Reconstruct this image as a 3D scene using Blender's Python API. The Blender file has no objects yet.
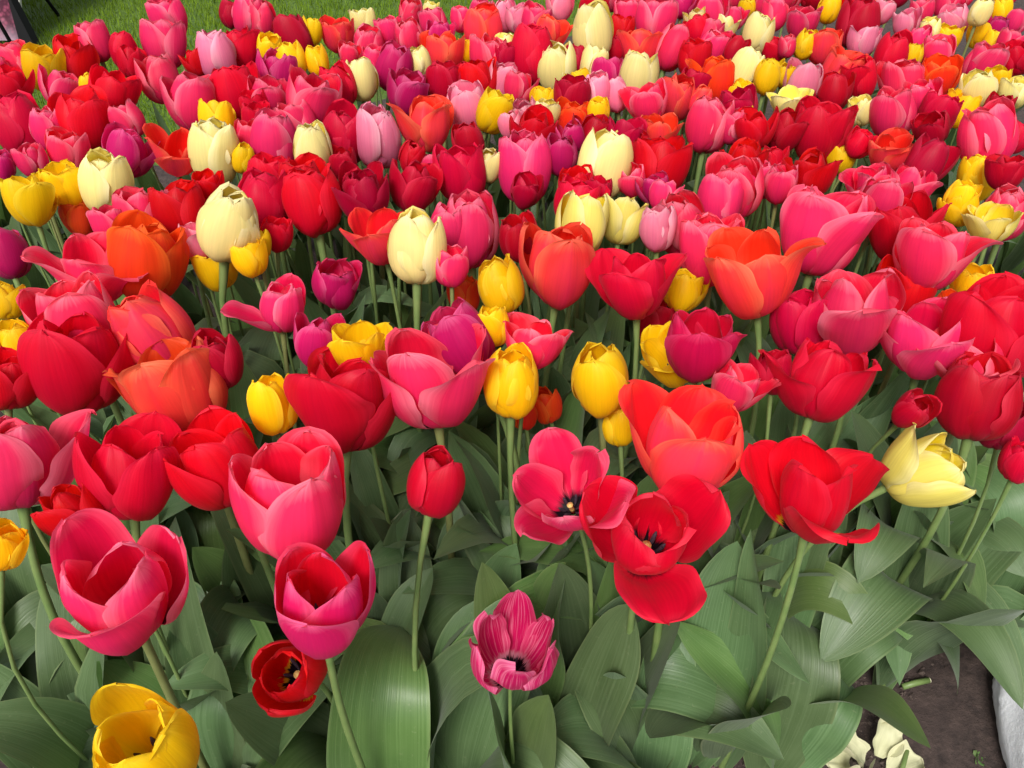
import bpy, math, random
import numpy as np
from mathutils import Vector, Matrix, Euler

# ------------------------------------------------------------------ camera
S = bpy.context.scene
COL = S.collection
R = math.radians
PITCH, CAMH, FPX = 42.0, 1.15, 774.0
cam_d = bpy.data.cameras.new('camera')
cam = bpy.data.objects.new('camera', cam_d); COL.objects.link(cam)
cam.location = (0, 0, CAMH); cam.rotation_euler = (R(90 - PITCH), 0, 0)
cam_d.sensor_width = 36; cam_d.lens = 36 * FPX / 1024
cam_d.clip_start = 0.02; cam_d.clip_end = 500
S.camera = cam
# ------------------------------------------------------------------ sky, sun, exposure
SUN_EL, SUN_AZ = 52.0, 200.0          # azimuth measured clockwise from +Y (ahead of the camera)
w = bpy.data.worlds.new('World'); S.world = w; w.use_nodes = True
nt = w.node_tree; bg = nt.nodes['Background']
sky = nt.nodes.new('ShaderNodeTexSky'); sky.sky_type = 'NISHITA'; sky.sun_disc = False
sky.sun_elevation = R(SUN_EL); sky.sun_rotation = R(SUN_AZ)
sky.dust_density = 3.0; sky.air_density = 1.0
hs = nt.nodes.new('ShaderNodeHueSaturation'); hs.inputs['Saturation'].default_value = 0.30   # thin bright cloud: greyer sky
nt.links.new(sky.outputs[0], hs.inputs['Color']); nt.links.new(hs.outputs[0], bg.inputs['Color'])
bg.inputs['Strength'].default_value = 0.13
sd = bpy.data.lights.new('sun', 'SUN'); sd.energy = 2.6; sd.angle = R(20); sd.color = (1.0, 0.96, 0.90)
sun = bpy.data.objects.new('sun', sd); COL.objects.link(sun)
_d = Vector((math.sin(R(SUN_AZ)) * math.cos(R(SUN_EL)), math.cos(R(SUN_AZ)) * math.cos(R(SUN_EL)), math.sin(R(SUN_EL))))
sun.rotation_euler = _d.to_track_quat('Z', 'Y').to_euler(); sun.location = (0, 0, 6)
S.view_settings.view_transform = 'Standard'; S.view_settings.look = 'None'
S.view_settings.exposure = 0.50; S.view_settings.gamma = 1; S.view_settings.use_curve_mapping = False
S.cycles.max_bounces = 8; S.cycles.transmission_bounces = 6; S.cycles.diffuse_bounces = 4

# ------------------------------------------------------------------ helpers
def pixel_ray(x, y):
    t = R(PITCH)
    xc, yc = (x - 512) / FPX, (384 - y) / FPX
    return Vector((xc, math.cos(t) + yc * math.sin(t), -math.sin(t) + yc * math.cos(t)))
def ground_at(x, y, h=0.0):
    r = pixel_ray(x, y); k = (h - CAMH) / r.z
    return Vector((r.x * k, r.y * k, h))
def project(P):
    t = R(PITCH); d = np.asarray(P, float) - np.array([0, 0, CAMH])
    z = d[:, 1] * math.cos(t) - d[:, 2] * math.sin(t)
    u = d[:, 1] * math.sin(t) + d[:, 2] * math.cos(t)
    return 512 + FPX * d[:, 0] / z, 384 - FPX * u / z
def tag(o, label=None, cat=None, group=None, kind=None):
    if label: o['label'] = label
    if cat: o['category'] = cat
    if group: o['group'] = group
    if kind: o['kind'] = kind
def empty(name, loc):
    o = bpy.data.objects.new(name, None); COL.objects.link(o); o.location = loc
    o.empty_display_size = 0.05
    return o
def link_mesh(name, me, mat, parent=None):
    if mat and not me.materials: me.materials.append(mat)
    o = bpy.data.objects.new(name, me); COL.objects.link(o)
    if parent: o.parent = parent
    return o
def raw_mesh(name, V, F, smooth=True, uv=None):
    me = bpy.data.meshes.new(name); me.from_pydata([tuple(map(float, v)) for v in V], [], F)
    if smooth: me.polygons.foreach_set('use_smooth', [True] * len(me.polygons))
    if uv is not None:
        l = me.uv_layers.new(name='uv')
        vi = np.empty(len(me.loops), dtype=np.int32); me.loops.foreach_get('vertex_index', vi)
        l.data.foreach_set('uv', np.asarray(uv, np.float32)[vi].ravel())
    me.update(); return me
def grid_mesh(name, P, uv):                   # P[nv, nu, 3]
    nv, nu = P.shape[:2]
    F = [(j * nu + i, j * nu + i + 1, (j + 1) * nu + i + 1, (j + 1) * nu + i) for j in range(nv - 1) for i in range(nu - 1)]
    return raw_mesh(name, P.reshape(-1, 3), F, True, uv.reshape(-1, 2))
def tube_mesh(name, pts, rad, n=8, caps=True):
    pts = [Vector(p) for p in pts]; V = []; F = []; UV = []
    side = Vector((1, 0, 0))
    for i, p in enumerate(pts):
        t = (pts[min(i + 1, len(pts) - 1)] - pts[max(i - 1, 0)]).normalized()
        a = (side - t * side.dot(t)); a = a.normalized() if a.length > 1e-4 else t.orthogonal().normalized()
        b = t.cross(a); r = rad[i] if hasattr(rad, '__len__') else rad
        for k in range(n):
            an = 2 * math.pi * k / n
            V.append(p + (a * math.cos(an) + b * math.sin(an)) * r); UV.append((k / n, i / (len(pts) - 1)))
    for i in range(len(pts) - 1):
        for k in range(n):
            F.append((i * n + k, i * n + (k + 1) % n, (i + 1) * n + (k + 1) % n, (i + 1) * n + k))
    if caps:
        F.append(tuple(range(n))[::-1]); F.append(tuple(range((len(pts) - 1) * n, len(pts) * n)))
    return raw_mesh(name, V, F, True, UV)
def box_mesh(name, c, s, rot=None, bev=0.0):
    import bmesh
    bm = bmesh.new(); bmesh.ops.create_cube(bm, size=1)
    for v in bm.verts: v.co = Vector((v.co.x * s[0], v.co.y * s[1], v.co.z * s[2]))
    if bev: bmesh.ops.bevel(bm, geom=list(bm.edges), offset=bev, segments=2, affect='EDGES')
    if rot is not None: bmesh.ops.transform(bm, matrix=rot.to_matrix().to_4x4(), verts=bm.verts)
    for v in bm.verts: v.co += Vector(c)
    me = bpy.data.meshes.new(name); bm.to_mesh(me); bm.free(); return me

# ------------------------------------------------------------------ materials
class NT:
    def __init__(s, name):
        s.m = bpy.data.materials.new(name); s.m.use_nodes = True; s.t = s.m.node_tree
        s.b = s.t.nodes['Principled BSDF']; s.out = s.t.nodes['Material Output']
    def n(s, ty, **k):
        o = s.t.nodes.new('ShaderNode' + ty)
        for a, v in k.items(): setattr(o, a, v)
        return o
    def l(s, a, b): s.t.links.new(a, b)
    def math(s, op, a, b=None, clamp=False):
        o = s.n('Math', operation=op, use_clamp=clamp)
        for i, v in enumerate((a, b)):
            if v is None: continue
            if isinstance(v, (int, float)): o.inputs[i].default_value = v
            else: s.l(v, o.inputs[i])
        return o.outputs[0]
    def mix(s, f, a, b, mode='MIX'):
        o = s.n('MixRGB', blend_type=mode)
        for i, v in zip(('Fac', 'Color1', 'Color2'), (f, a, b)):
            if isinstance(v, (int, float)): o.inputs[i].default_value = v
            elif isinstance(v, tuple): o.inputs[i].default_value = (*v, 1) if len(v) == 3 else v
            else: s.l(v, o.inputs[i])
        return o.outputs[0]
    def ramp(s, f, p0, p1):
        o = s.n('MapRange', clamp=True); s.l(f, o.inputs['Value'])
        o.inputs['From Min'].default_value = p0; o.inputs['From Max'].default_value = p1
        return o.outputs[0]

def petal_material(name, out, mid, edge, inner, blotch=None, blotch2=None, streak=None, trans=0.44):
    k = NT(name)
    uv = k.n('UVMap', uv_map='uv'); sep = k.n('SeparateXYZ'); k.l(uv.outputs[0], sep.inputs[0])
    U, V = sep.outputs[0], sep.outputs[1]
    au = k.math('ABSOLUTE', k.math('MULTIPLY', k.math('SUBTRACT', U, 0.5), 2.0))
    rnd = k.n('ObjectInfo')
    # veins run along the petal
    comb = k.n('CombineXYZ')
    k.l(k.math('MULTIPLY', U, 34.0), comb.inputs[0]); k.l(k.math('MULTIPLY', V, 1.6), comb.inputs[1])
    k.l(k.math('MULTIPLY', rnd.outputs['Random'], 37.0), comb.inputs[2])
    vn = k.n('TexNoise'); vn.inputs['Scale'].default_value = 1.0; vn.inputs['Detail'].default_value = 3.0
    k.l(comb.outputs[0], vn.inputs['Vector'])
    comb2 = k.n('CombineXYZ')
    k.l(k.math('MULTIPLY', U, 2.4), comb2.inputs[0]); k.l(k.math('MULTIPLY', V, 2.2), comb2.inputs[1])
    k.l(k.math('MULTIPLY', rnd.outputs['Random'], 91.0), comb2.inputs[2])
    bn = k.n('TexNoise'); bn.inputs['Scale'].default_value = 1.3; bn.inputs['Detail'].default_value = 2.0
    k.l(comb2.outputs[0], bn.inputs['Vector'])
    # outside: darker cooler flame up the middle, pale margin
    fm = k.math('MULTIPLY', k.math('SUBTRACT', 1.0, k.ramp(au, 0.0, 0.75)), k.math('SUBTRACT', 1.15, V), clamp=True)
    fm = k.math('ADD', fm, k.math('MULTIPLY', k.math('SUBTRACT', bn.outputs[0], 0.5), 0.9), clamp=True)
    co = k.mix(fm, out, mid)
    m1 = k.ramp(k.math('ADD', au, k.math('MULTIPLY', vn.outputs[0], 0.22)), 0.70, 1.12)
    m2 = k.ramp(k.math('ADD', V, k.math('MULTIPLY', vn.outputs[0], 0.12)), 0.93, 1.08)
    em = k.math('MAXIMUM', m1, m2)
    co = k.mix(k.math('MULTIPLY', em, 0.85), co, edge)
    rib = k.math('SUBTRACT', 1.0, k.ramp(au, 0.0, 0.07))
    co = k.mix(k.math('MULTIPLY', rib, 0.25), co, mid)
    ci = k.mix(k.math('MULTIPLY', em, 0.35), inner, edge)
    if streak:
        st = k.ramp(vn.outputs[0], 0.50, 0.62)
        co = k.mix(k.math('MULTIPLY', st, 0.55), co, streak); ci = k.mix(k.math('MULTIPLY', st, 0.5), ci, streak)
    if blotch2:
        jag = k.math('ADD', V, k.math('MULTIPLY', k.math('SUBTRACT', vn.outputs[0], 0.5), 0.16))
        ci = k.mix(k.math('SUBTRACT', 1.0, k.ramp(jag, 0.20, 0.235)), ci, blotch2)
        ci = k.mix(k.math('SUBTRACT', 1.0, k.ramp(jag, 0.15, 0.175)), ci, blotch)
    elif blotch:
        jag = k.math('ADD', V, k.math('MULTIPLY', k.math('SUBTRACT', vn.outputs[0], 0.5), 0.12))
        ci = k.mix(k.math('SUBTRACT', 1.0, k.ramp(jag, 0.12, 0.22)), ci, blotch)
    geo = k.n('NewGeometry')
    c = k.mix(geo.outputs['Backfacing'], co, ci)      # a petal is coloured differently inside and out
    val = k.math('ADD', 0.86, k.math('MULTIPLY', vn.outputs[0], 0.28))
    val = k.math('MULTIPLY', val, k.math('ADD', 0.93, k.math('MULTIPLY', rnd.outputs['Random'], 0.14)))
    sc = k.n('SeparateColor'); k.l(rnd.outputs['Color'], sc.inputs[0])
    h = k.n('HueSaturation'); k.l(c, h.inputs['Color'])
    k.l(sc.outputs[0], h.inputs['Hue']); k.l(k.math('MULTIPLY', val, sc.outputs[1]), h.inputs['Value'])
    c = h.outputs[0]
    k.l(c, k.b.inputs['Base Color']); k.b.inputs['Roughness'].default_value = 0.46
    k.b.inputs['Specular IOR Level'].default_value = 0.16
    k.b.inputs['Sheen Weight'].default_value = 0.03; k.b.inputs['Sheen Roughness'].default_value = 0.4
    bp = k.n('Bump'); bp.inputs['Strength'].default_value = 0.35; bp.inputs['Distance'].default_value = 0.0012
    k.l(vn.outputs[0], bp.inputs['Height']); k.l(bp.outputs[0], k.b.inputs['Normal'])
    tr = k.n('BsdfTranslucent'); k.l(c, tr.inputs['Color'])
    mx = k.n('MixShader'); mx.inputs[0].default_value = trans
    k.l(k.b.outputs[0], mx.inputs[1]); k.l(tr.outputs[0], mx.inputs[2]); k.l(mx.outputs[0], k.out.inputs['Surface'])
    return k.m

BK = (0.012, 0.006, 0.012); YL = (0.80, 0.42, 0.02)
PM = {
 'R': petal_material('red_petal', (.68,.003,.010), (.56,.003,.020), (.76,.020,.045), (.78,.003,.004), BK, YL),
 'S': petal_material('scarlet_petal', (.80,.003,.008), (.66,.003,.020), (.86,.05,.07), (.82,.002,.004), BK),
 'K': petal_material('magenta_red_petal', (.60,.005,.060), (.48,.004,.060), (.74,.06,.16), (.66,.004,.022), BK),
 'D': petal_material('crimson_petal', (.50,.002,.018), (.42,.003,.028), (.62,.025,.06), (.58,.002,.010), BK),
 'P': petal_material('pink_petal', (.88,.034,.112), (.72,.015,.105), (.93,.27,.35), (.86,.010,.040), BK),
 'L': petal_material('pale_pink_petal', (.88,.25,.36), (.80,.15,.29), (.93,.52,.58), (.84,.12,.22)),
 'C': petal_material('coral_petal', (.92,.055,.045), (.80,.028,.085), (.95,.22,.11), (.93,.035,.012), BK),
 'O': petal_material('orange_petal', (.92,.085,.010), (.84,.050,.018), (.95,.22,.03), (.94,.085,.006)),
 'M': petal_material('magenta_petal', (.62,.010,.125), (.48,.007,.105), (.78,.13,.30), (.64,.006,.060), BK),
 'H': petal_material('hot_magenta_petal', (.68,.012,.135), (.56,.008,.125), (.84,.15,.32), (.74,.004,.030), BK),
 'T': petal_material('tattered_magenta_petal', (.66,.010,.14), (.50,.006,.11), (.84,.22,.40), (.64,.008,.11), BK, (.70,.25,.34), streak=(.84,.28,.42)),
 'Y': petal_material('yellow_petal', (.94,.63,.006), (.92,.56,.004), (.95,.72,.04), (.95,.60,.004)),
 'W': petal_material('cream_petal', (.80,.70,.25), (.80,.64,.25), (.85,.78,.44), (.84,.70,.09), trans=0.3),
 'V': petal_material('lemon_petal', (.82,.72,.15), (.81,.68,.14), (.87,.80,.38), (.86,.66,.02), trans=0.3),
 'F': petal_material('wilted_petal', (.56,.56,.34), (.42,.45,.22), (.64,.60,.42), (.58,.58,.36), trans=0.2),
}

def leaf_material(name, c0, c1, c2, under):
    k = NT(name)
    uv = k.n('UVMap', uv_map='uv'); sep = k.n('SeparateXYZ'); k.l(uv.outputs[0], sep.inputs[0])
    U, V = sep.outputs[0], sep.outputs[1]
    rnd = k.n('ObjectInfo')
    def cmb(a, b, c):
        o = k.n('CombineXYZ'); k.l(k.math('MULTIPLY', U, a), o.inputs[0]); k.l(k.math('MULTIPLY', V, b), o.inputs[1])
        k.l(k.math('MULTIPLY', rnd.outputs['Random'], c), o.inputs[2]); return o.outputs[0]
    vn = k.n('TexNoise'); vn.inputs['Detail'].default_value = 2.5; vn.inputs['Scale'].default_value = 1.0
    k.l(cmb(60.0, .9, 57.0), vn.inputs['Vector'])
    bn = k.n('TexNoise'); bn.inputs['Detail'].default_value = 3; bn.inputs['Scale'].default_value = 1.5
    k.l(cmb(2.0, 5.0, 33.0), bn.inputs['Vector'])
    c = k.mix(k.ramp(bn.outputs[0], .32, .68), c0, c1)
    c = k.mix(k.math('MULTIPLY', k.ramp(vn.outputs[0], .42, .68), .55), c, c2)
    au = k.math('ABSOLUTE', k.math('MULTIPLY', k.math('SUBTRACT', U, 0.5), 2.0))
    c = k.mix(k.math('MULTIPLY', k.ramp(au, .93, .99), .45), c, (.30, .36, .16))
    tc = k.n('TexCoord'); sp = k.n('TexNoise'); sp.inputs['Scale'].default_value = 190; sp.inputs['Detail'].default_value = 2
    k.l(tc.outputs['Object'], sp.inputs['Vector'])
    c = k.mix(k.math('MULTIPLY', k.ramp(sp.outputs[0], .66, .74), .35), c, (.28, .30, .17))
    geo = k.n('NewGeometry'); c = k.mix(k.math('MULTIPLY', geo.outputs['Backfacing'], .5), c, under)
    h = k.n('HueSaturation'); k.l(c, h.inputs['Color'])
    k.l(k.math('ADD', .485, k.math('MULTIPLY', rnd.outputs['Random'], .03)), h.inputs['Hue'])
    k.l(k.math('ADD', .78, k.math('MULTIPLY', rnd.outputs['Random'], .42)), h.inputs['Value'])
    c = h.outputs[0]; k.l(c, k.b.inputs['Base Color'])
    k.l(k.math('ADD', .32, k.math('MULTIPLY', bn.outputs[0], .25)), k.b.inputs['Roughness'])
    k.b.inputs['Specular IOR Level'].default_value = .42
    k.b.inputs['Sheen Weight'].default_value = .08
    bp = k.n('Bump'); bp.inputs['Strength'].default_value = .35; bp.inputs['Distance'].default_value = .0015
    k.l(vn.outputs[0], bp.inputs['Height']); k.l(bp.outputs[0], k.b.inputs['Normal'])
    tr = k.n('BsdfTranslucent'); k.l(k.mix(.5, c, (.16, .30, .03)), tr.inputs['Color'])
    mx = k.n('MixShader'); mx.inputs[0].default_value = .20
    k.l(k.b.outputs[0], mx.inputs[1]); k.l(tr.outputs[0], mx.inputs[2]); k.l(mx.outputs[0], k.out.inputs['Surface'])
    return k.m
LEAF = leaf_material('tulip_leaf', (.042,.092,.027), (.080,.142,.050), (.17,.26,.12), (.09,.145,.055))
LEAF2 = leaf_material('fresh_tulip_leaf', (.052,.112,.022), (.092,.164,.038), (.18,.27,.09), (.09,.155,.040))

def simple(name, col, rough=.5, noise=None, bump=0, scale=60, spec=.4):
    k = NT(name); tc = k.n('TexCoord')
    n = k.n('TexNoise'); n.inputs['Scale'].default_value = scale; n.inputs['Detail'].default_value = 5
    k.l(tc.outputs['Object'], n.inputs['Vector'])
    if noise: k.l(k.mix(k.ramp(n.outputs[0], .3, .7), col, noise), k.b.inputs['Base Color'])
    else: k.b.inputs['Base Color'].default_value = (*col, 1)
    k.b.inputs['Roughness'].default_value = rough; k.b.inputs['Specular IOR Level'].default_value = spec
    if bump:
        b = k.n('Bump'); b.inputs['Strength'].default_value = .6; b.inputs['Distance'].default_value = bump
        k.l(n.outputs[0], b.inputs['Height']); k.l(b.outputs[0], k.b.inputs['Normal'])
    return k.m
STEM = simple('tulip_stem', (.115,.185,.055), .45, (.17,.23,.075), 0, 40)
STEMR = simple('reddish_stem', (.15,.165,.055), .45, (.18,.20,.07), 0, 40)
ANTHER = simple('dark_anther', (.015,.008,.016), .8, (.05,.03,.05), .001, 500)
PISTIL = simple('pistil', (.62,.42,.10), .6, (.70,.55,.22), .0005, 300)
BLACK = simple('black_paint', (.008,.008,.009), .7, spec=.15)

# ------------------------------------------------------------------ the ground
def soil_material():
    k = NT('dark_soil'); tc = k.n('TexCoord')
    a = k.n('TexNoise'); a.inputs['Scale'].default_value = 55; a.inputs['Detail'].default_value = 8; a.inputs['Roughness'].default_value = .7
    b = k.n('TexNoise'); b.inputs['Scale'].default_value = 6; b.inputs['Detail'].default_value = 4
    v = k.n('TexVoronoi'); v.inputs['Scale'].default_value = 260
    for n in (a, b, v): k.l(tc.outputs['Object'], n.inputs['Vector'])
    c = k.mix(k.ramp(a.outputs[0], .35, .7), (.022,.014,.012), (.075,.050,.042))
    c = k.mix(k.math('MULTIPLY', k.ramp(b.outputs[0], .4, .7), .5), c, (.055,.035,.032))
    sp = k.math('MULTIPLY', k.math('SUBTRACT', 1.0, k.ramp(v.outputs['Distance'], .10, .22)), k.ramp(a.outputs[0], .55, .66))
    c = k.mix(k.math('MULTIPLY', sp, .7), c, (.24,.19,.16))
    k.l(c, k.b.inputs['Base Color']); k.b.inputs['Roughness'].default_value = .9
    bp = k.n('Bump'); bp.inputs['Strength'].default_value = 1; bp.inputs['Distance'].default_value = .006
    k.l(a.outputs[0], bp.inputs['Height']); k.l(bp.outputs[0], k.b.inputs['Normal'])
    return k.m
def lawn_material():
    k = NT('mown_lawn'); tc = k.n('TexCoord')
    a = k.n('TexNoise'); a.inputs['Scale'].default_value = 2.2; a.inputs['Detail'].default_value = 5
    b = k.n('TexNoise'); b.inputs['Scale'].default_value = 70; b.inputs['Detail'].default_value = 6
    for n in (a, b): k.l(tc.outputs['Object'], n.inputs['Vector'])
    c = k.mix(k.ramp(a.outputs[0], .35, .65), (.075,.145,.006), (.110,.185,.008))
    c = k.mix(k.ramp(b.outputs[0], .35, .75), (.035,.075,.008), c)
    k.l(c, k.b.inputs['Base Color']); k.b.inputs['Roughness'].default_value = .8
    return k.m
SOIL, LAWN = soil_material(), lawn_material()
me = raw_mesh('lawn', [(-150, -100, -.012), (150, -100, -.012), (150, 220, -.012), (-150, 220, -.012)], [(0, 1, 2, 3)], False)
o = link_mesh('lawn', me, LAWN); tag(o, kind='structure', label='mown green lawn beyond the tulip bed', cat='lawn')
# soil bed: a gently lumpy sheet bounded by the bed's outline
def bed_sheet():
    rs = np.random.RandomState(4)
    nx, ny = 170, 120
    V = []; 
    xs = np.linspace(-4.0, 4.5, nx); ts = np.linspace(0, 1, ny)
    bx = np.array([-4.0, -2.2, -1.0, .2, 1.4, 4.5]); by = np.array([1.9, 2.1, 2.45, 3.6, 4.6, 5.6])
    yt = np.interp(xs, bx, by)
    X = np.repeat(xs[None, :], ny, 0); Y = -2.5 + (yt[None, :] + 2.5) * ts[:, None]
    Z = np.zeros_like(X)
    for f, a in ((5, .006), (13, .004), (31, .003), (60, .002)):
        for q in range(3):
            an = rs.rand() * 6.28; Z += a * np.sin(f * (X * math.cos(an) + Y * math.sin(an)) + rs.rand() * 6.28)
    Z = np.maximum(Z + .004, -.004)
    Z = np.where((ts[:, None] > .985), -.02, Z)
    P = np.stack([X, Y, Z], -1)
    return grid_mesh('soil_bed', P, np.stack([X, Y], -1))
o = link_mesh('soil_ground', bed_sheet(), SOIL); tag(o, kind='structure', label='dark brown soil of the flower bed', cat='soil')

# lawn grass blades
def grass_mesh():
    rs = np.random.RandomState(7); n = 110000
    x = rs.uniform(-2.9, 2.6, n); y = rs.uniform(2.2, 5.6, n)
    edge = np.interp(x, [-4.0, -2.2, -1.0, .2, 1.4, 4.5], [1.9, 2.1, 2.45, 3.6, 4.6, 5.6])
    k = y > edge + .02; x, y = x[k], y[k]; n = len(x)
    h = rs.uniform(.010, .026, n); an = rs.uniform(0, 6.28, n); wd = rs.uniform(.0014, .0026, n)
    lx, ly = rs.normal(0, .009, n), rs.normal(0, .009, n)
    V = np.zeros((n, 3, 3))
    V[:, 0] = np.stack([x - wd * np.cos(an), y - wd * np.sin(an), np.full(n, -.012)], 1)
    V[:, 1] = np.stack([x + wd * np.cos(an), y + wd * np.sin(an), np.full(n, -.012)], 1)
    V[:, 2] = np.stack([x + lx, y + ly, h], 1)
    me = bpy.data.meshes.new('grass')
    me.vertices.add(n * 3); me.vertices.foreach_set('co', V.ravel())
    me.loops.add(n * 3); me.loops.foreach_set('vertex_index', np.arange(n * 3, dtype=np.int32))
    me.polygons.add(n); me.polygons.foreach_set('loop_start', np.arange(0, n * 3, 3, dtype=np.int32))
    me.update(calc_edges=True); me.validate(); return me
def grass_material():
    k = NT('grass_blade'); tc = k.n('TexCoord')
    a = k.n('TexNoise'); a.inputs['Scale'].default_value = 1.6; a.inputs['Detail'].default_value = 4
    b = k.n('TexNoise'); b.inputs['Scale'].default_value = 90
    for n in (a, b): k.l(tc.outputs['Object'], n.inputs['Vector'])
    c = k.mix(k.ramp(a.outputs[0], .35, .65), (.100,.185,.005), (.135,.220,.006))
    c = k.mix(k.math('MULTIPLY', k.ramp(b.outputs[0], .4, .7), .5), c, (.12,.18,.02))
    k.l(c, k.b.inputs['Base Color']); k.b.inputs['Roughness'].default_value = .6; k.b.inputs['Specular IOR Level'].default_value = .2
    return k.m
o = link_mesh('grass', grass_mesh(), grass_material())
tag(o, 'short mown green grass behind the tulip bed', 'grass', kind='stuff')

# ------------------------------------------------------------------ tulip parts
def ang_profile(v, a):
    ks = np.array([0, .33, .68, 1.0]); t = np.interp(v, ks, a)
    ker = np.ones(5) / 5; tp = np.concatenate([[t[0]] * 2, t, [t[-1]] * 2])
    return np.convolve(tp, ker, 'valid')
def petal_grid(rs, a, L, W, nu, nv, cup, r0=.004, ruffle=.0015, curl=.0, twist=0.0, skew=0.0, tip=2.6, point=0.0, notch=0.0):
    t = np.linspace(0, 1, nv); v = 1 - (1 - t) ** 1.35
    fine = np.linspace(0, 1, 80); th = np.radians(ang_profile(fine, a))
    dr, dz = np.cos(th) / 79 * L, np.sin(th) / 79 * L
    rr = r0 + np.concatenate([[0], np.cumsum((dr[1:] + dr[:-1]) / 2)]); zz = np.concatenate([[0], np.cumsum((dz[1:] + dz[:-1]) / 2)])
    r, z, th = np.interp(v, fine, rr), np.interp(v, fine, zz), np.interp(v, fine, th)
    base = .24 + .76 * np.sin(np.clip(v / .55, 0, 1) * math.pi / 2) ** 1.1
    top = np.clip((v - .45) / .55, 0, 1)
    s = base * np.clip(1 - top ** tip, 0, 1) ** .50
    wv = W * s
    u = np.linspace(-1, 1, nu)
    Rc = np.clip(r * cup[0], cup[1], None); Rc = np.maximum(Rc, wv / 1.45)
    phi = u[None, :] * (wv / Rc)[:, None]
    lat = Rc[:, None] * np.sin(phi); inw = Rc[:, None] * (1 - np.cos(phi))
    au = np.abs(u)[None, :]; V = v[:, None]
    ph = rs.uniform(0, 6.28, 8); fq = rs.uniform(.8, 1.2, 8)
    inw = inw + ruffle * au ** 2.5 * (np.sin(9 * fq[0] * V + ph[0] + (u[None, :] > 0) * ph[1]) + .6 * np.sin(17 * fq[1] * V + ph[2] + 3 * u[None, :])) * V
    inw = inw + .0012 * np.sin(5 * fq[2] * V + ph[3]) * np.sin(3.0 * fq[3] * u[None, :] + ph[4]) + .0006 * np.sin(11 * u[None, :] * fq[5] + ph[5]) * V
    inw = inw - curl * au ** 4 * V + twist * u[None, :] * wv[:, None]
    inw = inw - .0010 * np.exp(-(u[None, :] / .10) ** 2) * (1 - .3 * V)       # mid-rib fold
    dl = point * (1 - au) ** 2 * V ** 5 - notch * np.exp(-(u[None, :] / .18) ** 2) * V ** 8 + .0014 * np.sin(6 * u[None, :] * fq[6] + ph[6]) * V ** 6
    ct, st = np.cos(th)[:, None], np.sin(th)[:, None]
    X = r[:, None] - st * inw + ct * dl
    Z = z[:, None] + ct * inw + st * dl
    Y = lat + skew * V ** 2 * L
    P = np.stack([X, Y, Z], -1)
    UV = np.stack([np.repeat((u[None, :] + 1) / 2, nv, 0), np.repeat(V, nu, 1)], -1)
    return P, UV
def rotz(P, a):
    c, s = math.cos(a), math.sin(a); Q = P.copy()
    Q[..., 0] = c * P[..., 0] - s * P[..., 1]; Q[..., 1] = s * P[..., 0] + c * P[..., 1]; return Q
FORMS = {   # outer angles, inner angles, length, half width, cup(mult,min), jitter, ruffle
 'e': ([0, 74, 95, 124], [6, 79, 99, 126], .081, .0370, (.80, .012), 5, .0012),
 'c': ([2, 62, 91, 108], [8, 70, 95, 114], .090, .0385, (.80, .013), 8, .0022),
 'o': ([0, 56, 80, 84], [5, 64, 90, 104], .092, .0400, (.84, .018), 13, .0032),
 'f': ([0, 46, 62, 50], [2, 54, 76, 84], .094, .0400, (.85, .022), 17, .0040),
 'w': ([0, 30, 38, 22], [2, 40, 56, 54], .092, .0390, (.95, .030), 20, .0036),
}
def make_head(rs, form, big, opts):
    oa, ia, L, W, cup, jit, ruf = FORMS[form]
    nu, nv = (19, 24) if big else (11, 15)
    lr = rs.uniform(.90, 1.08); out = []; az0 = opts.get('az', rs.uniform(0, 120)); tw = rs.choice([-1, 1]) * rs.uniform(.04, .16)
    for k in range(6):
        outer = k < 3
        a = np.array(oa if outer else ia, float)
        j = rs.normal(0, jit * opts.get('j', 1))
        a = a + np.array([0, j * .4, j * .8, j * 1.2]) + rs.normal(0, jit * .35, 4) * np.array([0, .5, 1, 1.4])
        fl = opts.get('flare', {}).get(k)
        if fl: a = np.array(fl, float)
        az = math.radians(az0 + 120 * (k % 3) + (0 if outer else 60) + rs.normal(0, 5))
        P, UV = petal_grid(rs, a, opts.get('len', lr) * L * (1 if outer else .96) * rs.uniform(.95, 1.05), W * (1 if outer else .97) * rs.uniform(.94, 1.05),
                           nu, nv, cup, r0=.0045 if outer else .0025, ruffle=ruf * opts.get('ruf', 1), curl=opts.get('curl', rs.uniform(0, .002)), twist=tw,
                           skew=rs.normal(0, .03), tip=rs.uniform(2.5, 3.6), point=rs.uniform(0, .0022) * opts.get('pt', 1), notch=rs.uniform(0, .0018))
        out.append((rotz(P, az), UV))
    return out

def bezier(p0, p1, p2, p3, n):
    return [p0 * (1 - t) ** 3 + p1 * 3 * t * (1 - t) ** 2 + p2 * 3 * t * t * (1 - t) + p3 * t ** 3 for t in [i / (n - 1) for i in range(n)]]

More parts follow.
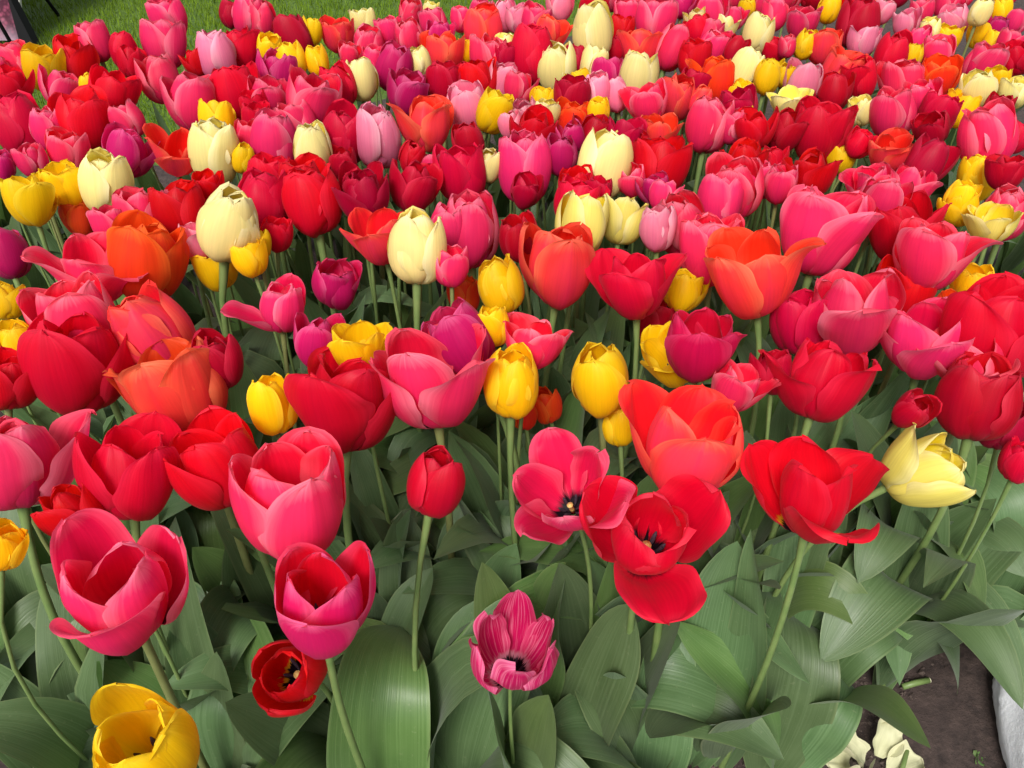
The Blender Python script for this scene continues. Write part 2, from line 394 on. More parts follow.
def leaf_mesh(rs, L, W, e0, e1, bend=.55, fold=.30, wave=.006, twist=0.0, nu=9, nv=22, tip=1.0, sharp=4.0, flat=0.0):
    """a clasping, keeled tulip leaf: starts at elevation e0 and arches over to e1, built in its own plane (x outward)"""
    t = np.linspace(0, 1, nv)
    g = 1 / (1 + np.exp(-(t - bend) * sharp * 2.2)); g = (g - g[0]) / (g[-1] - g[0])
    th = np.radians(e0 + (e1 - e0) * g)
    ds = L / (nv - 1)
    x = np.concatenate([[0], np.cumsum(np.cos(th[:-1]) * ds)]); z = np.concatenate([[0], np.cumsum(np.sin(th[:-1]) * ds)])
    s = (.30 + .70 * np.sin(np.clip(t / .48, 0, 1) * math.pi / 2)) * np.clip(1 - np.clip((t - .42) / .58, 0, 1) ** (2.0 * tip), 0, 1) ** .85
    w = W * s; u = np.linspace(-1, 1, nu)
    fa = fold * (1 - .55 * t) + .5 * np.exp(-t * 7)
    ph = rs.uniform(0, 6.28, 6)
    lat = u[None, :] * (w * np.cos(fa))[:, None]
    inw = np.abs(u)[None, :] ** 1.35 * (w * np.sin(fa))[:, None]
    T = t[:, None]; U = u[None, :]
    inw = inw + wave * np.abs(U) ** 2 * (np.sin(8 * T + ph[0] + (U > 0) * ph[1]) + .5 * np.sin(15 * T + ph[2])) * np.clip(T * 3, 0, 1) * (w / W)[:, None]
    tw = (twist * T + .10 * np.sin(4 * T + ph[3])) 
    lat, inw = lat * np.cos(tw) - inw * np.sin(tw), lat * np.sin(tw) + inw * np.cos(tw)
    ct, st = np.cos(th)[:, None], np.sin(th)[:, None]
    sway = rs.normal(0, .05) * L * t ** 2
    P = np.stack([x[:, None] - st * inw, lat + sway[:, None], z[:, None] + ct * inw], -1)
    UV = np.stack([np.repeat((U + 1) / 2, nv, 0), np.repeat(T, nu, 1)], -1)
    return P, UV

TULIPS = []       # catalogue used for the labels
def add_leaf(parent, rs, az, L, W, e0, e1, mat=None, origin=(0, 0, 0), fine=False, **k):
    if rs.rand() < .30:          # upper half flops over
        k['bend'] = rs.uniform(.60, .80); k['sharp'] = rs.uniform(5, 9); e1 = rs.uniform(-65, -5); W *= 1.1
    P, UV = leaf_mesh(rs, L, W, e0, e1, nu=11 if fine else 7, nv=30 if fine else 14, **k)
    P = rotz(P, az) + np.array(origin)
    o = link_mesh('leaf', grid_mesh('leaf', P, UV), mat or (LEAF if rs.rand() < .7 else LEAF2), parent)
    return o

CANOPY = .55
def make_tulip(x, y, wpx, col, form, h=None, tilt=None, seed=0, leaves=None, opts=None, scale=None, dx=0, dy=0):
    rs = np.random.RandomState(seed * 7 + 13); opts = opts or {}
    big = wpx >= 60
    if y < 225: wpx = wpx * (1.04 if y < 60 else 1.14)
    elif y < 430: wpx *= 1.07
    if y < 60 and x < 560: y += 4
    pet = make_head(rs, form, big, opts)
    if h is None: h = CANOPY + rs.uniform(-.012, .012)
    if tilt is None: tilt = (rs.normal(0, 9), rs.normal(17 if y > 190 else 9, 5))
    rot = Euler((R(-tilt[1]), R(tilt[0]), 0)).to_matrix()
    allp = np.concatenate([p.reshape(-1, 3) for p, _ in pet]); Rm = np.array(rot)
    sc = 1.0; pos = ground_at(x, y, h)
    for _ in range(4):
        Q = allp @ Rm.T * sc; c0 = (Q.max(0) + Q.min(0)) / 2
        base = np.array(pos) - c0
        px, py = project(Q + base)
        wd = px.max() - px.min(); cx, cy = (px.max() + px.min()) / 2, (py.max() + py.min()) / 2
        sc *= wpx / wd
        if scale: sc = scale
        sc = min(max(sc, .72), 1.7)
        if _ == 0: tx, ty = x, y
        tx += x - cx; ty += y - cy; pos = ground_at(tx, ty, h)
    Q = allp @ Rm.T * sc; c0 = (Q.max(0) + Q.min(0)) / 2; base = np.array(pos) - c0
    bw = Vector(base)
    up = rot @ Vector((0, 0, 1))
    foot = Vector((bw.x - up.x * .10 + rs.normal(0, .012) + dx, bw.y - up.y * .10 + rs.normal(0, .012) + dy, 0))
    root = empty('tulip', foot)
    hc = (min(max(rs.normal(.497, .004 if col in 'PL' else .003), .488), .501), rs.uniform(.88, 1.08), .5, 1)
    if 'hue' in opts: hc = (opts['hue'], hc[1], .5, 1)
    for p, uv in pet:
        o = link_mesh('petal', grid_mesh('petal', p, uv), PM[col], root)
        o.matrix_parent_inverse = Matrix()
        o.location = bw - foot; o.rotation_euler = rot.to_euler(); o.scale = (sc, sc, sc); o.color = hc
    rel = bw - foot
    ln = rel.length
    pts = bezier(Vector((0, 0, -.01)), Vector((0, 0, ln * .4)), rel - up * ln * .30, rel + up * .003 * sc, 12 if big else 8)
    rr = .0031 * sc
    link_mesh('stem', tube_mesh('stem', pts, [rr * (1.25 - .35 * i / len(pts)) for i in range(len(pts) - 1)] + [rr * 1.5], 10 if big else 6, False),
              STEMR if rs.rand() < .2 else STEM, root)
    if form in 'ofw' and wpx > 34 or big:
        pm = tube_mesh('pistil', [(0, 0, .002), (0, 0, .012), (0, 0, .020), (0, 0, .0225)], [.0028, .0032, .0026, .0040], 9)
        po = link_mesh('pistil', pm, PISTIL, root); po.location = rel; po.rotation_euler = rot.to_euler(); po.scale = (sc,) * 3
        if big:
            for k in range(6):
                a = k * math.pi / 3 + rs.uniform(-.2, .2); r1 = .011 + rs.uniform(0, .004)
                c, s_ = math.cos(a), math.sin(a)
                m = tube_mesh('stamen', [(c * .003, s_ * .003, .002), (c * .006, s_ * .006, .010), (c * r1 * .8, s_ * r1 * .8, .013), (c * r1, s_ * r1, .020), (c * r1 * 1.1, s_ * r1 * 1.1, .0245)],
                              [.0007, .0007, .0018, .0019, .0006], 6)
                so = link_mesh('stamen', m, ANTHER, root); so.location = rel; so.rotation_euler = rot.to_euler(); so.scale = (sc,) * 3
    nl = leaves if leaves is not None else (2 if y > 430 else 5 if y > 190 else 2)
    a0 = rs.uniform(0, 6.28)
    for k in range(nl):
        L = rs.uniform(.30, .46) * (1 if k < 4 else .85)
        add_leaf(root, rs, a0 + k * 2.4 + rs.uniform(-.4, .4), L, rs.uniform(.034, .056) if y > 190 else rs.uniform(.02, .035), rs.uniform(76, 88), (rs.uniform(-50, 10) if rs.rand() < .2 else rs.uniform(48, 84)),
                 fine=wpx > 75, bend=rs.uniform(.45, .85), tip=rs.uniform(.9, 1.8), wave=rs.uniform(.003, .010), twist=rs.uniform(-.5, .5), origin=(0, 0, -.008))
    TULIPS.append(dict(o=root, x=x, y=y, w=wpx, c=col, f=form, sc=sc, nl=nl, h=h))
    return root

#CATALOG#
DATA = """
93 37 38 P e
76 60 42 R c
124 46 30 R e
166 14 42 P c
163 40 46 P c
216 51 40 L e
231 10 24 D c
249 10 34 P e
240 45 40 R c
194 58 32 R c
15 60 36 P c
-4 70 30 P e
44 67 42 Y c
14 84 38 R c
59 87 38 P c
90 86 20 Y e
115 92 48 R c
132 62 28 R c
157 78 44 P c
190 101 54 P c
236 92 48 R c
254 106 26 R c
19 123 54 R e
48 128 34 P e
80 118 58 R c
127 118 34 P c
132 150 54 M c
175 150 58 C o
215 150 54 W e
217 120 34 Y c
243 158 20 Y e
252 140 32 P c
68 150 42 P c
30 160 26 P c
62 183 44 Y c
28 198 54 Y c
106 181 50 W e
2 165 24 M e
208 186 26 R c
261 14 30 P e
293 35 42 D e
270 45 26 Y c
311 27 22 Y e
317 56 24 Y e
291 60 28 Y e
336 30 36 C o
362 18 28 W c
369 40 30 P c
350 50 22 P c
277 72 38 M c
388 28 30 P c
409 32 28 P e
411 10 24 P c
431 7 16 W c
433 20 30 P c
441 32 30 M c
463 15 22 P c
483 24 38 C c
504 12 26 L e
480 6 22 P c
442 48 44 C o
468 47 16 Y c
489 53 38 P c
506 41 26 W c
361 79 32 W e
418 62 24 W e
394 66 34 M e
375 56 26 P c
338 84 34 R e
408 92 38 M c
446 84 36 D c
478 80 36 R c
502 80 28 L e
466 106 36 L c
495 110 34 Y c
510 124 22 L e
314 98 50 P c
268 100 38 P c
258 120 30 R c
344 132 42 R e
313 149 35 W e
377 135 42 L e
420 123 60 C o
412 156 24 R e
468 143 30 D e
274 142 44 P e
295 122 40 P c
303 182 44 R c
271 180 44 R c
339 163 32 D c
361 187 40 D c
416 187 48 D c
431 168 24 P c
459 174 48 R c
489 165 28 W e t=6,0
525 166 48 P e
517 14 24 L c
537 14 30 P c
560 5 28 L c
556 28 40 C o
593 30 40 W e h=.60
594 8 30 R c
627 14 26 P c
622 30 26 R c
642 8 30 P c
657 22 42 P c
685 4 28 M c h=.58
665 5 24 D c
712 13 34 P c
737 18 26 P c
750 10 18 Y c
764 6 24 P c
697 31 28 R c
694 20 18 W c
708 34 34 P c
728 26 22 W c
759 33 33 W e h=.575
532 50 42 R e
508 52 28 D c
557 67 35 W e
594 63 26 W e
577 58 24 D e
612 50 22 R c
640 48 46 C o
671 47 36 P e
695 58 34 R c
715 48 36 P c
737 50 28 D e
745 72 36 W e
710 80 44 O c
741 94 24 Y c
767 77 24 Y e
639 77 36 W e
608 77 30 M c
578 82 24 Y c
522 88 32 P c
543 102 24 Y c
572 97 34 D c
596 92 26 L e
614 94 26 L e
643 101 44 P o
676 97 34 C e
700 100 22 C e
710 124 44 P e
739 107 34 D c
733 126 26 P e
741 120 18 Y c
757 128 40 R c
598 112 18 Y c
573 119 34 O c
525 115 30 L c
547 114 18 W c
534 130 44 R c
592 135 36 D c
662 132 40 C o
627 138 36 D c
561 155 30 M e
570 135 26 M c
605 164 50 W e
527 190 30 D c
662 168 56 R c
635 152 34 R c
652 188 28 M c
630 180 26 P c
576 187 32 R c
596 192 24 D c
582 224 48 V e
624 219 44 V c
745 162 46 R c
735 187 52 P c
762 178 34 P c
775 15 28 P c
829 9 24 Y e
805 23 36 P c
850 6 28 R c
876 4 16 W c
858 23 44 D c
884 11 22 L c
908 23 30 L c
922 12 26 P c
948 6 28 P c
981 11 27 W e h=.60
1002 10 22 Y e
1018 22 26 P c
930 29 22 W c
953 21 32 L c
950 38 32 Y c
979 35 24 Y c
997 28 20 M c
1012 42 30 P c
787 46 18 P e
775 50 26 R c
806 44 26 Y e t=10,0
824 47 38 C o
865 42 36 L o
893 54 40 R e
913 56 16 Y e
918 40 28 P c
938 54 36 P c
985 63 44 P c
996 43 22 Y c
1018 58 34 R c
845 70 46 C o
772 74 24 Y e
785 75 18 Y e
803 82 36 L c
790 102 32 W f
900 83 44 P o
941 76 40 O c
923 98 36 P c
834 92 40 D c
863 110 27 W c
893 113 42 P c
978 90 36 W c
1016 92 32 W c
998 80 18 Y c
962 108 36 Y c
941 112 42 R c
988 133 56 P e h=.57
1020 137 34 R c
825 130 60 R c
788 130 42 D c
863 142 28 R c
843 156 32 Y c h=.51
930 130 36 D c
891 150 40 C o
932 160 54 D e
773 162 30 R c
813 173 54 R o
780 184 32 P c
868 184 52 P o
914 185 52 P o
980 175 42 Y e h=.51
963 197 36 Y c
1008 172 42 D o
8 253 46 M e
8 300 28 Y e
14 342 38 Y c
85 268 122 P o az=-28 flare=0:0/52/48/5;2:0/56/56/20;1:0/60/86/80
148 257 78 O c
140 213 50 P c
78 217 36 O c h=.5
108 225 32 P c
178 210 54 R c
228 222 57 W e h=.58 len=.92
199 240 40 L o
214 266 46 Y c h=.50
249 256 36 Y c
152 325 84 C e t=-22,8
68 318 98 P c
76 362 118 R c
6 378 76 R c
165 386 118 C o hue=.506
217 360 50 D e
263 202 50 R e
258 244 24 Y e
312 200 54 R e
277 234 28 R c
360 196 52 D c
374 236 66 C o
417 245 56 W e h=.58 len=.92
472 229 52 P e
450 228 38 P c
519 236 38 D c
450 265 28 P c
501 285 44 Y e
463 294 28 O c h=.46
337 284 48 M c t=12,0 h=.50
263 303 80 P c flare=0:0/35/40/20 az=200
320 341 50 M c
360 348 62 Y o
273 404 48 Y e len=1.45
342 400 110 R o
432 374 120 P o
458 338 70 M c
490 326 32 Y c
511 381 52 Y e
538 341 68 P o
557 266 72 C o
636 284 96 R o az=15 flare=0:0/58/66/35 h=.57
686 290 46 Y c h=.50
600 380 54 Y e
672 354 60 Y o t=-16,8 h=.51
706 345 78 K o h=.57
658 228 36 L e
682 223 44 P e
702 235 40 P c
712 250 62 P c
765 273 116 C o flare=0:0/62/76/0;1:0/62/86/90 az=-15 j=.6 h=.57
582 202 50 R c
667 196 32 P c
720 202 42 P e
832 230 98 P o
885 202 52 P c
910 226 80 R o
958 205 38 Y c
992 222 40 V o
1008 212 50 P e
948 254 104 P o flare=0:0/62/74/5 az=-10 j=.6 h=.57
972 284 44 Y c h=.49
858 313 90 P o
925 338 94 P o
972 358 108 P f
1004 328 122 R c
955 312 20 O c
820 380 116 R o ruf=2
746 385 54 P o
770 372 36 D c
128 466 112 R c
28 460 138 P o hue=.494
68 512 60 R c
210 458 106 R c
119 582 140 P c hue=.491 t=4,0 s=3 az=34 flare=2:0/66/82/50;1:0/60/82/76 ruf=1.5 j=.5
3 545 24 Y e
287 495 132 P c hue=.497 j=.5 t=0,14 az=70
436 482 59 R e
325 600 102 H c t=4,6 j=.6 az=30 flare=2:0/60/84/80
290 678 78 R c t=-4,-24 h=.44
574 486 124 P f hue=.491 t=-16,-14 h=.56 az=95 j=.6 ruf=1.8 len=1.15
681 442 126 C o t=4,14
655 550 152 S o t=0,-10 h=.55 ruf=1.6 az=30 flare=2:0/50/46/15;1:0/52/70/64
618 424 36 Y e h=.50
523 411 15 O e h=.40
547 405 16 O e h=.40
815 490 150 R o az=25 flare=0:0/50/40/10;2:0/45/50/20 ruf=1.5 t=0,16
928 462 98 V c t=42,-4 h=.5 az=180 flare=0:0/50/70/70
917 408 48 D e t=4,-20
980 396 88 D c
1020 460 32 R e h=.5
514 642 84 T o t=2,8 h=.42 ruf=3 len=1.55 az=90 flare=0:0/60/88/82;1:0/44/92/100;2:0/44/92/104
145 745 110 Y c t=0,-8
612 -3 28 P c
648 -6 30 R c
700 -5 30 D c
728 -8 28 P e
790 -6 30 P c
815 -5 28 R c
872 -8 30 P c
900 -6 30 D c
940 -10 30 R c
965 -6 28 P c
1010 -8 30 P c
560 -10 28 P c
858 78 34 R c
695 84 30 D c
1000 108 32 D c
905 288 62 R c h=.51
800 322 58 R c h=.51
1004 424 56 D c h=.50
655 318 40 D c h=.46
"""
rr = 0
for line in DATA.strip().splitlines():
    p = line.split(); rr += 1
    kw = {'seed': rr}; op = {}
    for q in p[5:]:
        a, b = q.split('=')
        if a == 'h': kw['h'] = float(b)
        elif a == 't': kw['tilt'] = tuple(float(v) for v in b.split(','))
        elif a == 's': kw['seed'] = int(b) * 1000
        elif a == 'l': kw['leaves'] = int(b)
        elif a == 'dx': kw['dx'] = float(b)
        elif a == 'dy': kw['dy'] = float(b)
        elif a == 'az': op['az'] = float(b)
        elif a == 'len': op['len'] = float(b)
        elif a == 'hue': op['hue'] = float(b)
        elif a == 'j': op['j'] = float(b)
        elif a == 'ruf': op['ruf'] = float(b)
        elif a == 'flare':
            op['flare'] = {int(s.split(':')[0]): [float(v) for v in s.split(':')[1].split('/')] for s in b.split(';')}
    make_tulip(float(p[0]), float(p[1]), float(p[2]), p[3], p[4], opts=op, **kw)
print('TULIPS', len(TULIPS), sum(len(o.children) for o in COL.objects if o.type == 'EMPTY'))
import collections
for lo, hi in ((-10, 60), (60, 130), (130, 220), (220, 340), (340, 450), (450, 800)):
    a = [t['sc'] for t in TULIPS if lo <= t['y'] < hi]; print('scale', lo, hi, round(sum(a) / len(a), 2), round(min(a), 2), round(max(a), 2))

#END

# ------------------------------------------------------------------ flowerless clumps that fill the front of the bed
CLUMPS = []
def make_clump(x, y, seed, n=5, lean=None, Lr=(.26, .40), Wr=(.036, .058)):
    """x, y: position on the soil in metres"""
    rs = np.random.RandomState(900 + seed)
    root = empty('tulip_plant', (x, y, 0)); n -= 1 + seed % 2; a0 = rs.uniform(0, 6.28)
    for k in range(n):
        L = rs.uniform(*Lr)
        az = a0 + k * 2.4 + rs.uniform(-.4, .4) if lean is None or k > 2 else lean + (k - 1) * .8 + rs.uniform(-.3, .3)
        add_leaf(root, rs, az, L, rs.uniform(*Wr), rs.uniform(70, 86), (rs.uniform(-80, -10) if rs.rand() < .2 else rs.uniform(48, 84) if lean is None else rs.uniform(28, 66)), fine=True,
                 bend=rs.uniform(.4, .8), wave=rs.uniform(.004, .011), twist=rs.uniform(-.6, .6), tip=rs.uniform(1.0, 2.6), sharp=rs.uniform(3, 6),
                 origin=(rs.uniform(-.012, .012), rs.uniform(-.012, .012), -.008))
    CLUMPS.append(root); return root
_c = 0
for (px, py) in ((30, 560), (20, 640), (70, 700), (40, 760), (110, 800), (180, 690), (170, 760), (235, 640), (240, 740), (250, 820), (300, 790),
                 (345, 700), (370, 780), (400, 640), (420, 730), (455, 800), (480, 690), (520, 760), (555, 690), (570, 800), (600, 740),
                 (640, 800), (650, 690), (690, 760), (740, 700), (720, 640), (770, 780), (790, 720), (800, 650), (850, 625), (905, 585), (945, 575), (885, 605), (975, 630),
                 (960, 600), (1010, 620), (1040, 560), (960, 530), (880, 560), (1060, 650), (300, 620), (500, 620), (-30, 700), (-40, 600), (-30, 480), (-40, 380),
                 (1050, 480), (1060, 400), (1075, 330), (-20, 330), (-30, 270), (-15, 215), (15, 300), (20, 390), (30, 290), (45, 335), (1010, 340), (1015, 400), (995, 290), (975, 440), (1000, 500)):
    g = ground_at(px, py); _c += 1
    make_clump(g.x, g.y, _c, lean=None if py < 600 else math.pi / 2)

# ------------------------------------------------------------------ display easel on the lawn
def print_material():
    k = NT('printed_picture'); tc = k.n('TexCoord')
    v = k.n('TexVoronoi'); v.inputs['Scale'].default_value = 55; n = k.n('TexNoise'); n.inputs['Scale'].default_value = 14; n.inputs['Detail'].default_value = 6
    sp = k.n('SeparateXYZ')
    for q in (v, n, sp): k.l(tc.outputs['Object'], q.inputs[0])
    c = k.mix(k.ramp(v.outputs['Distance'], .1, .6), (.26,.055,.10), (.07,.015,.03))
    c = k.mix(k.math('MULTIPLY', k.ramp(n.outputs[0], .5, .75), .5), c, (.34,.16,.21))
    f = k.math('ADD', sp.outputs[2], k.math('MULTIPLY', n.outputs[0], .05))
    c = k.mix(k.math('SUBTRACT', 1.0, k.ramp(f, .02, .10)), c, (.30,.22,.27))
    k.l(c, k.b.inputs['Base Color']); k.b.inputs['Roughness'].default_value = .6; k.b.inputs['Specular IOR Level'].default_value = .1
    return k.m
ez = empty('display_easel', ground_at(17, 48))
tag(ez, 'black framed display easel with a mauve flower picture standing on the lawn', 'easel')
e0 = ez.location
m = box_mesh('picture_board', (-.36, .045, .52), (.70, .012, .96)); m.transform(Matrix.Rotation(R(-32), 4, 'X'))
link_mesh('picture_board', m, print_material(), ez)
m = box_mesh('board_edge', (.0015, .040, .52), (.020, .022, .965), bev=.003); m.transform(Matrix.Rotation(R(-32), 4, 'X'))
link_mesh('board_edge', m, simple('pale_board_edge', (.52,.50,.45), .5), ez)
apex = Vector((-.42, .30, 1.25))
for tgt in (Vector((.0, -.02, 0)), ground_at(59, 16) - e0, Vector((-.85, .0, 0))):
    link_mesh('leg', tube_mesh('leg', [tgt, tgt.lerp(apex, .5), apex], [.008, .008, .009], 8), BLACK, ez)
link_mesh('knob', tube_mesh('knob', [apex * .32 + Vector((0, -.045, 0)), apex * .32 + Vector((0, .0, 0))], [.018, .018], 12), BLACK, ez)
V = []
for yy in (.00, .05): V += [(.016, yy, -.01), (.080, yy, -.01), (.020, yy + .05, .22)]
link_mesh('black_wedge', raw_mesh('black_wedge', V, [(0, 1, 2), (5, 4, 3), (0, 3, 4, 1), (1, 4, 5, 2), (2, 5, 3, 0)], False), BLACK, ez)  # solid black wedge, widening downward, right of the picture board

# ------------------------------------------------------------------ cloth bag at the right edge
def bag():
    rs = np.random.RandomState(3)
    nu, nv = 90, 60
    a = np.linspace(0, 2 * math.pi, nu, endpoint=False); b = np.linspace(-math.pi / 2, math.pi / 2, nv)
    A, B = np.meshgrid(a, b); e = .62
    sg = lambda q, p: np.sign(q) * np.abs(q) ** p
    X = .17 * sg(np.cos(B), e) * sg(np.cos(A), e); Y = .15 * sg(np.cos(B), e) * sg(np.sin(A), e); Z = .13 * sg(np.sin(B), .8)
    N = np.stack([X, Y, Z], -1); N /= np.linalg.norm(N, axis=-1, keepdims=True) + 1e-9
    d = np.zeros_like(X)
    for q in range(16):
        k = rs.normal(0, 1, 3); k /= np.linalg.norm(k); f = rs.uniform(14, 55)
        ph = f * (X * k[0] + Y * k[1] + Z * k[2]) + rs.uniform(0, 6.28) + 1.2 * np.sin(9 * X + q)
        d += (1 - np.abs(np.sin(ph))) ** 2 * rs.uniform(.002, .006) * (30 / (f + 15))
    P = np.stack([X, Y, Z], -1) + N * (d[..., None] - .004)
    P[..., 2] += .125; P[..., 2] = np.maximum(P[..., 2], 0)
    P[..., 0] += .25 * (P[..., 2]) ** 1.0
    F = [(j * nu + i, j * nu + (i + 1) % nu, (j + 1) * nu + (i + 1) % nu, (j + 1) * nu + i) for j in range(nv - 1) for i in range(nu)]
    return raw_mesh('fabric_bag', P.reshape(-1, 3), F, True)
g = ground_at(983, 742)
o = link_mesh('fabric_bag', bag(), simple('pale_cloth', (.78,.80,.85), .8, (.84,.86,.89), .0012, 140))
o.scale = (1, 1, .72); o.location = (g.x + .150, g.y - .045, .0); o.rotation_euler = (0, 0, R(-14))
tag(o, 'crumpled pale grey-blue fabric bag lying on the soil at the right edge', 'bag')

# ------------------------------------------------------------------ litter on the soil
def crumbs():
    rs = np.random.RandomState(12); n = 5200
    t = (1 + 5 ** .5) / 2
    B = np.array([(0, 1, 0), (0, -1, 0), (1, 0, 0), (-1, 0, 0), (0, 0, 1), (0, 0, -1)], float)
    Fb = np.array([(0, 2, 4), (2, 1, 4), (1, 3, 4), (3, 0, 4), (2, 0, 5), (1, 2, 5), (3, 1, 5), (0, 3, 5)])
    x = rs.uniform(-.7, .8, n); y = rs.uniform(.3, 1.1, n); k = rs.rand(n) < .5
    x = np.where(k, rs.uniform(.15, .62, n), x); y = np.where(k, rs.uniform(.38, .72, n), y)
    r = np.clip(rs.lognormal(-6.3, .55, n), .0008, .007)
    V = B[None] * r[:, None, None] * rs.uniform(.6, 1.3, (n, 6, 3)) + np.stack([x, y, np.full(n, .002)], 1)[:, None, :]
    F = (Fb[None] + (np.arange(n) * 6)[:, None, None]).reshape(-1, 3)
    return raw_mesh('soil_crumbs', V.reshape(-1, 3), F.tolist(), False)
o = link_mesh('soil_crumbs', crumbs(), simple('soil_crumb', (.035,.022,.018), .9, (.12,.09,.075), 0, 75))
tag(o, 'loose crumbs and grit scattered over the dark soil', 'soil crumbs', kind='stuff')
ff = empty('fallen_flower', ground_at(874, 772, .002)); tag(ff, 'wilted pale cream tulip head lying on the bare soil', 'fallen flower')
rs = np.random.RandomState(21)
for k, (ax, ay, az, h_) in enumerate(((-.012, .004, 150, .010), (.006, .012, 70, .013), (.012, -.006, 10, .008), (-.004, -.010, 230, .012), (-.03, .0, 185, .006))):
    P, UV = petal_grid(rs, [30, 60, 10 + 30 * (k % 2), -70 + 50 * (k % 3)], .052, .026, 19, 24, (1, .014), ruffle=.012, curl=-.008, notch=.006)
    o = link_mesh('petal', grid_mesh('petal', P, UV), PM['F'], ff); o.color = (.5, .95, .5, 1); o.location = (ax, ay, h_); o.rotation_euler = (R(rs.uniform(-14, 14)), R(rs.uniform(-6, 6)), R(az))
link_mesh('stem', tube_mesh('stem', [(.01, -.03, .014), (.03, -.005, .026), (.045, .02, .030)], .0035, 8), STEM, ff)
cs = link_mesh('cut_stem', tube_mesh('cut_stem', [(-.022, -.006, .006), (0, 0, .007), (.022, .004, .008)], [.0045, .0048, .0046], 10), STEM)
cs.location = ground_at(914, 685); tag(cs, 'short cut green tulip stem lying on the dark soil', 'cut stem')
m = tube_mesh('cut_face', [(.0222, .004, .008), (.0232, .0042, .008)], [.0044, .0040], 10)
link_mesh('cut_face', m, simple('pale_pith', (.62,.58,.42), .7), cs)
wd = empty('weed_seedling', ground_at(976, 762)); tag(wd, 'tiny green weed seedling sprouting from the bare soil', 'weed')
for k in range(7):
    P, UV = leaf_mesh(rs, .016, .004, 60, 5, nu=5, nv=8); P = rotz(P, k * .9 + .2) + np.array([0, 0, .002 * (k % 3)])
    link_mesh('leaf', grid_mesh('leaf', P, UV), LEAF2, wd)
#LABELS#
CN = {'R': 'red', 'S': 'red', 'D': 'crimson', 'K': 'magenta red', 'P': 'pink', 'L': 'pale pink', 'C': 'coral', 'O': 'orange', 'M': 'magenta', 'H': 'hot magenta', 'T': 'streaked magenta',
      'Y': 'yellow', 'W': 'cream', 'V': 'pale yellow'}
FN = {'e': 'closed', 'c': 'cup-shaped', 'o': 'half-open', 'f': 'wide open', 'w': 'splayed open'}
GN = {'R': 'red', 'S': 'red', 'D': 'crimson', 'K': 'crimson', 'P': 'pink', 'L': 'pale pink', 'C': 'coral', 'O': 'orange', 'M': 'magenta', 'H': 'magenta', 'T': 'magenta', 'Y': 'yellow', 'W': 'cream', 'V': 'cream'}
HERO = {   # (x, y): label
 (119, 582): 'large pink cup tulip with curled front petal, above the yellow tulip in the bottom left corner',
 (145, 745): 'big yellow tulip opening at the very bottom left, below the large pink cup',
 (325, 600): 'hot magenta cup tulip directly above the small red tulip with the dark centre',
 (290, 678): 'small red tulip seen into its dark and yellow centre, just under the magenta cup',
 (514, 642): 'low tattered magenta tulip with white streaks, alone among leaves at bottom centre',
 (655, 550): 'large open red tulip with dark centre and a front petal hanging down',
 (574, 486): 'open pink tulip with black centre touching the large open red tulip',
 (681, 442): 'large coral tulip standing right behind the open red and pink pair',
 (815, 490): 'large red tulip with flaring side petals, left of the tilted pale yellow tulip',
 (928, 462): 'pale yellow tulip tilted to the right over the leaves at front right',
 (287, 495): 'big rounded pink cup tulip behind the hot magenta cup at front left',
 (436, 482): 'small closed red tulip standing alone above the leaves at front centre',
 (342, 402): 'tall red tulip beside a yellow one, behind the big rounded pink cup',
 (432, 374): 'flaring rose pink tulip in front of the magenta one, left of the yellow pair',
 (600, 380): 'closed bright yellow tulip, the right one of the central pair above leaves',
 (511, 381): 'closed bright yellow tulip, the left one of the central pair above leaves',
 (417, 245): 'tall closed cream tulip standing clear at the centre of the bed',
 (228, 222): 'tall cream cup tulip above two yellow tulips in the left half',
 (148, 257): 'bright orange cup tulip in the left part of the bed',
 (85, 268): 'widely splayed pink tulip left of the bright orange cup',
 (263, 303): 'pink tulip with one petal flared out to the left like a wing',
 (337, 284): 'small magenta tulip leaning right, above dark leaves left of the tall cream one',
 (165, 388): 'broad coral orange tulip at left with overlapping rounded petals',
 (765, 273): 'large coral tulip with one petal curling out to the right',
 (948, 254): 'large pink tulip at right with one petal curling outwards',
 (636, 284): 'wide open red tulip at the centre right with a yellow tulip behind it',
 (820, 382): 'ruffled red tulip with crumpled petals behind the large flaring red one',
 (128, 468): 'round red cup tulip, left one of the red pair at front left',
 (210, 458): 'round red cup tulip, right one of the red pair at front left',
 (30, 462): 'large pink tulip at the left edge beside the front red pair',
 (593, 30): 'tall cream tulip rising above its neighbours on a bare stem near the back',
 (981, 11): 'tall closed cream tulip on a bare stem at the top right corner',
}
def place(t):
    x, y = t['x'], t['y']
    r = ('back edge' if y < 42 else 'back rows' if y < 95 else 'upper middle' if y < 165 else
         'middle rows' if y < 260 else 'lower middle' if y < 350 else 'front rows')
    c = ('far left' if x < 150 else 'left' if x < 370 else 'centre' if x < 640 else 'right' if x < 860 else 'far right')
    return r, c
for t in TULIPS: t['r'], t['q'] = place(t)
def rel(t, o):
    dx, dy = o['x'] - t['x'], o['y'] - t['y']; m = (t['w'] + o['w']) / 2
    if t is o or math.hypot(dx, dy) > 1.35 * m or math.hypot(dx, dy) < 4: return None
    if abs(dx) > abs(dy) * 1.6: return 'left of' if dx > 0 else 'right of'
    if abs(dy) > abs(dx) * 1.3: return 'behind' if dy > 0 else 'in front of'
    return None
for t in TULIPS: t['n'] = [(rel(t, o), GN[o['c']]) for o in TULIPS if rel(t, o)]
def art(w): return ('an ' if w[0] in 'aeiou' else 'a ') + w
def uniq(test): return sum(1 for o in TULIPS if test(o)) == 1
used = set()
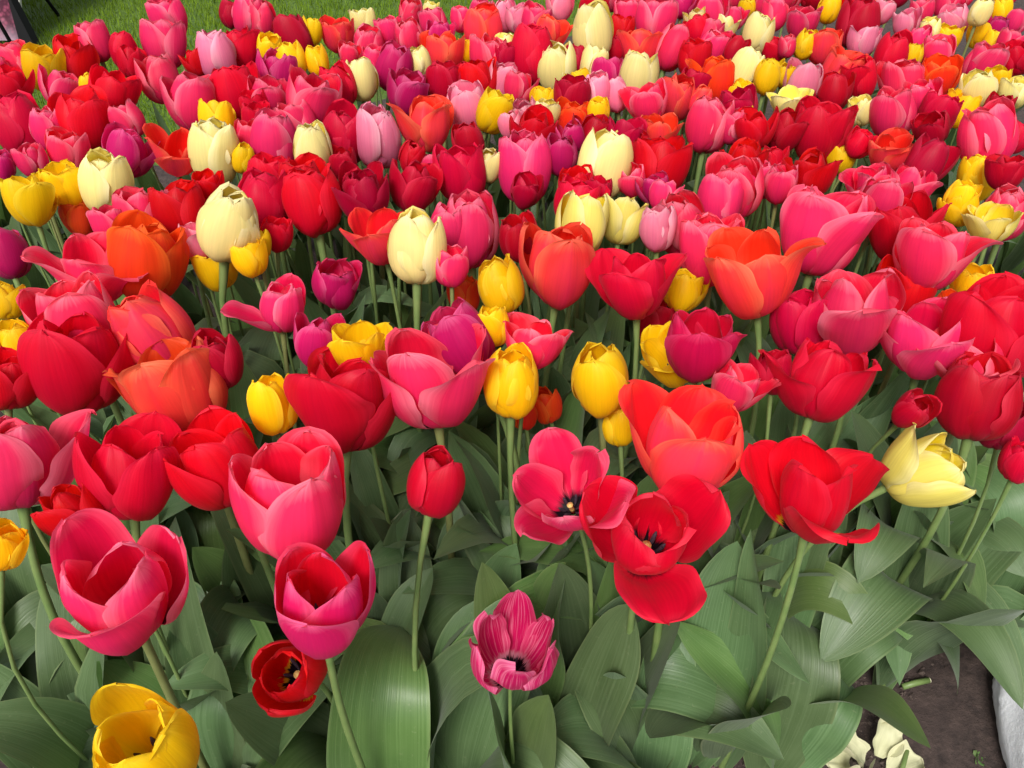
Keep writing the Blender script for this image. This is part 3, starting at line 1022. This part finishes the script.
for t in TULIPS:
    c, f, r, q = t['c'], t['f'], t['r'], t['q']; lab = next((v for (a_, b_), v in HERO.items() if abs(a_ - t['x']) < 4.5 and abs(b_ - t['y']) < 4.5), None)
    cell = lambda o: o['r'] == r and o['q'] == q
    same = lambda o: GN[o['c']] == GN[c] and cell(o)
    nm = FN[f] + ' ' + CN[c] + ' tulip'
    if not lab and uniq(same): lab = 'the only ' + CN[c] + ' tulip in the ' + q + ' ' + r + ', ' + FN[f]
    if not lab:
        for a in t['n']:
            if uniq(lambda o: same(o) and a in o['n']): lab = '%s just %s %s one, in the %s %s' % (nm, a[0], art(a[1]), q, r); break
    if not lab:
        for a in t['n']:
            for b in t['n']:
                if a < b and uniq(lambda o: same(o) and a in o['n'] and b in o['n']):
                    lab = '%s %s %s, %s %s one, %s %s' % (nm, a[0], art(a[1]), b[0], art(b[1]), q, r); break
            if lab: break
    if not lab or lab in used or len(lab.split()) > 16:
        row = sorted((o for o in TULIPS if same(o)), key=lambda o: o['x']); k = row.index(t)
        ordn = ['leftmost', 'second', 'third', 'fourth', 'fifth', 'sixth', 'seventh', 'eighth', 'ninth', 'tenth', 'eleventh', 'twelfth', 'thirteenth', 'fourteenth'][k] if k < len(row) - 1 or len(row) == 1 else 'rightmost'
        lab = '%s, %s%s of the %s tulips, %s %s' % (nm, ordn, '' if ordn in ('leftmost', 'rightmost') else ' from left', GN[c], q, r)
    used.add(lab)
    tag(t['o'], lab, 'tulip', GN[c] + ' tulips growing in the flower bed')
    if c == 'T': pass
# flowerless clumps: labelled by the nearest front tulip they stand next to
inf = [(o, *[float(v[0]) for v in project(np.array([[o.location.x, o.location.y, 0.0]]))]) for o in CLUMPS]
NEAR = [((int(x), int(y)), n) for (x, y), n in {(119, 582): 'large pink cup', (145, 745): 'bottom left yellow tulip', (325, 600): 'hot magenta cup', (290, 678): 'dark-centred small red tulip',
        (514, 642): 'tattered magenta tulip', (655, 550): 'hanging-petal red tulip', (436, 482): 'lone closed red tulip', (815, 490): 'flaring red tulip', (928, 462): 'tilted pale yellow tulip'}.items()]
cnt = {}
rows = []
for o, x, y in inf:
    (hx, hy), n = min(NEAR, key=lambda z: math.hypot(z[0][0] - x, (z[0][1] - y) * .8))
    d = ('below' if y > hy + 30 else 'level with') + (' and left of' if x < hx - 25 else ' and right of' if x > hx + 25 else '')
    rows.append((o, x, n, d)); cnt.setdefault((n, d), []).append((x, o))
for (n, d), l in cnt.items():
    l.sort(key=lambda z: z[0])
    for k, (x, o) in enumerate(l):
        s_ = '' if len(l) == 1 else (['leftmost ', 'second ', 'third ', 'fourth ', 'fifth ', 'sixth ', 'seventh ', 'eighth ', 'ninth ', 'tenth '][k] if k < len(l) - 1 else 'rightmost ')
        tag(o, s_ + 'flowerless leaf clump ' + d + ' the ' + n, 'tulip plant', 'flowerless leaf clumps at the front of the bed')
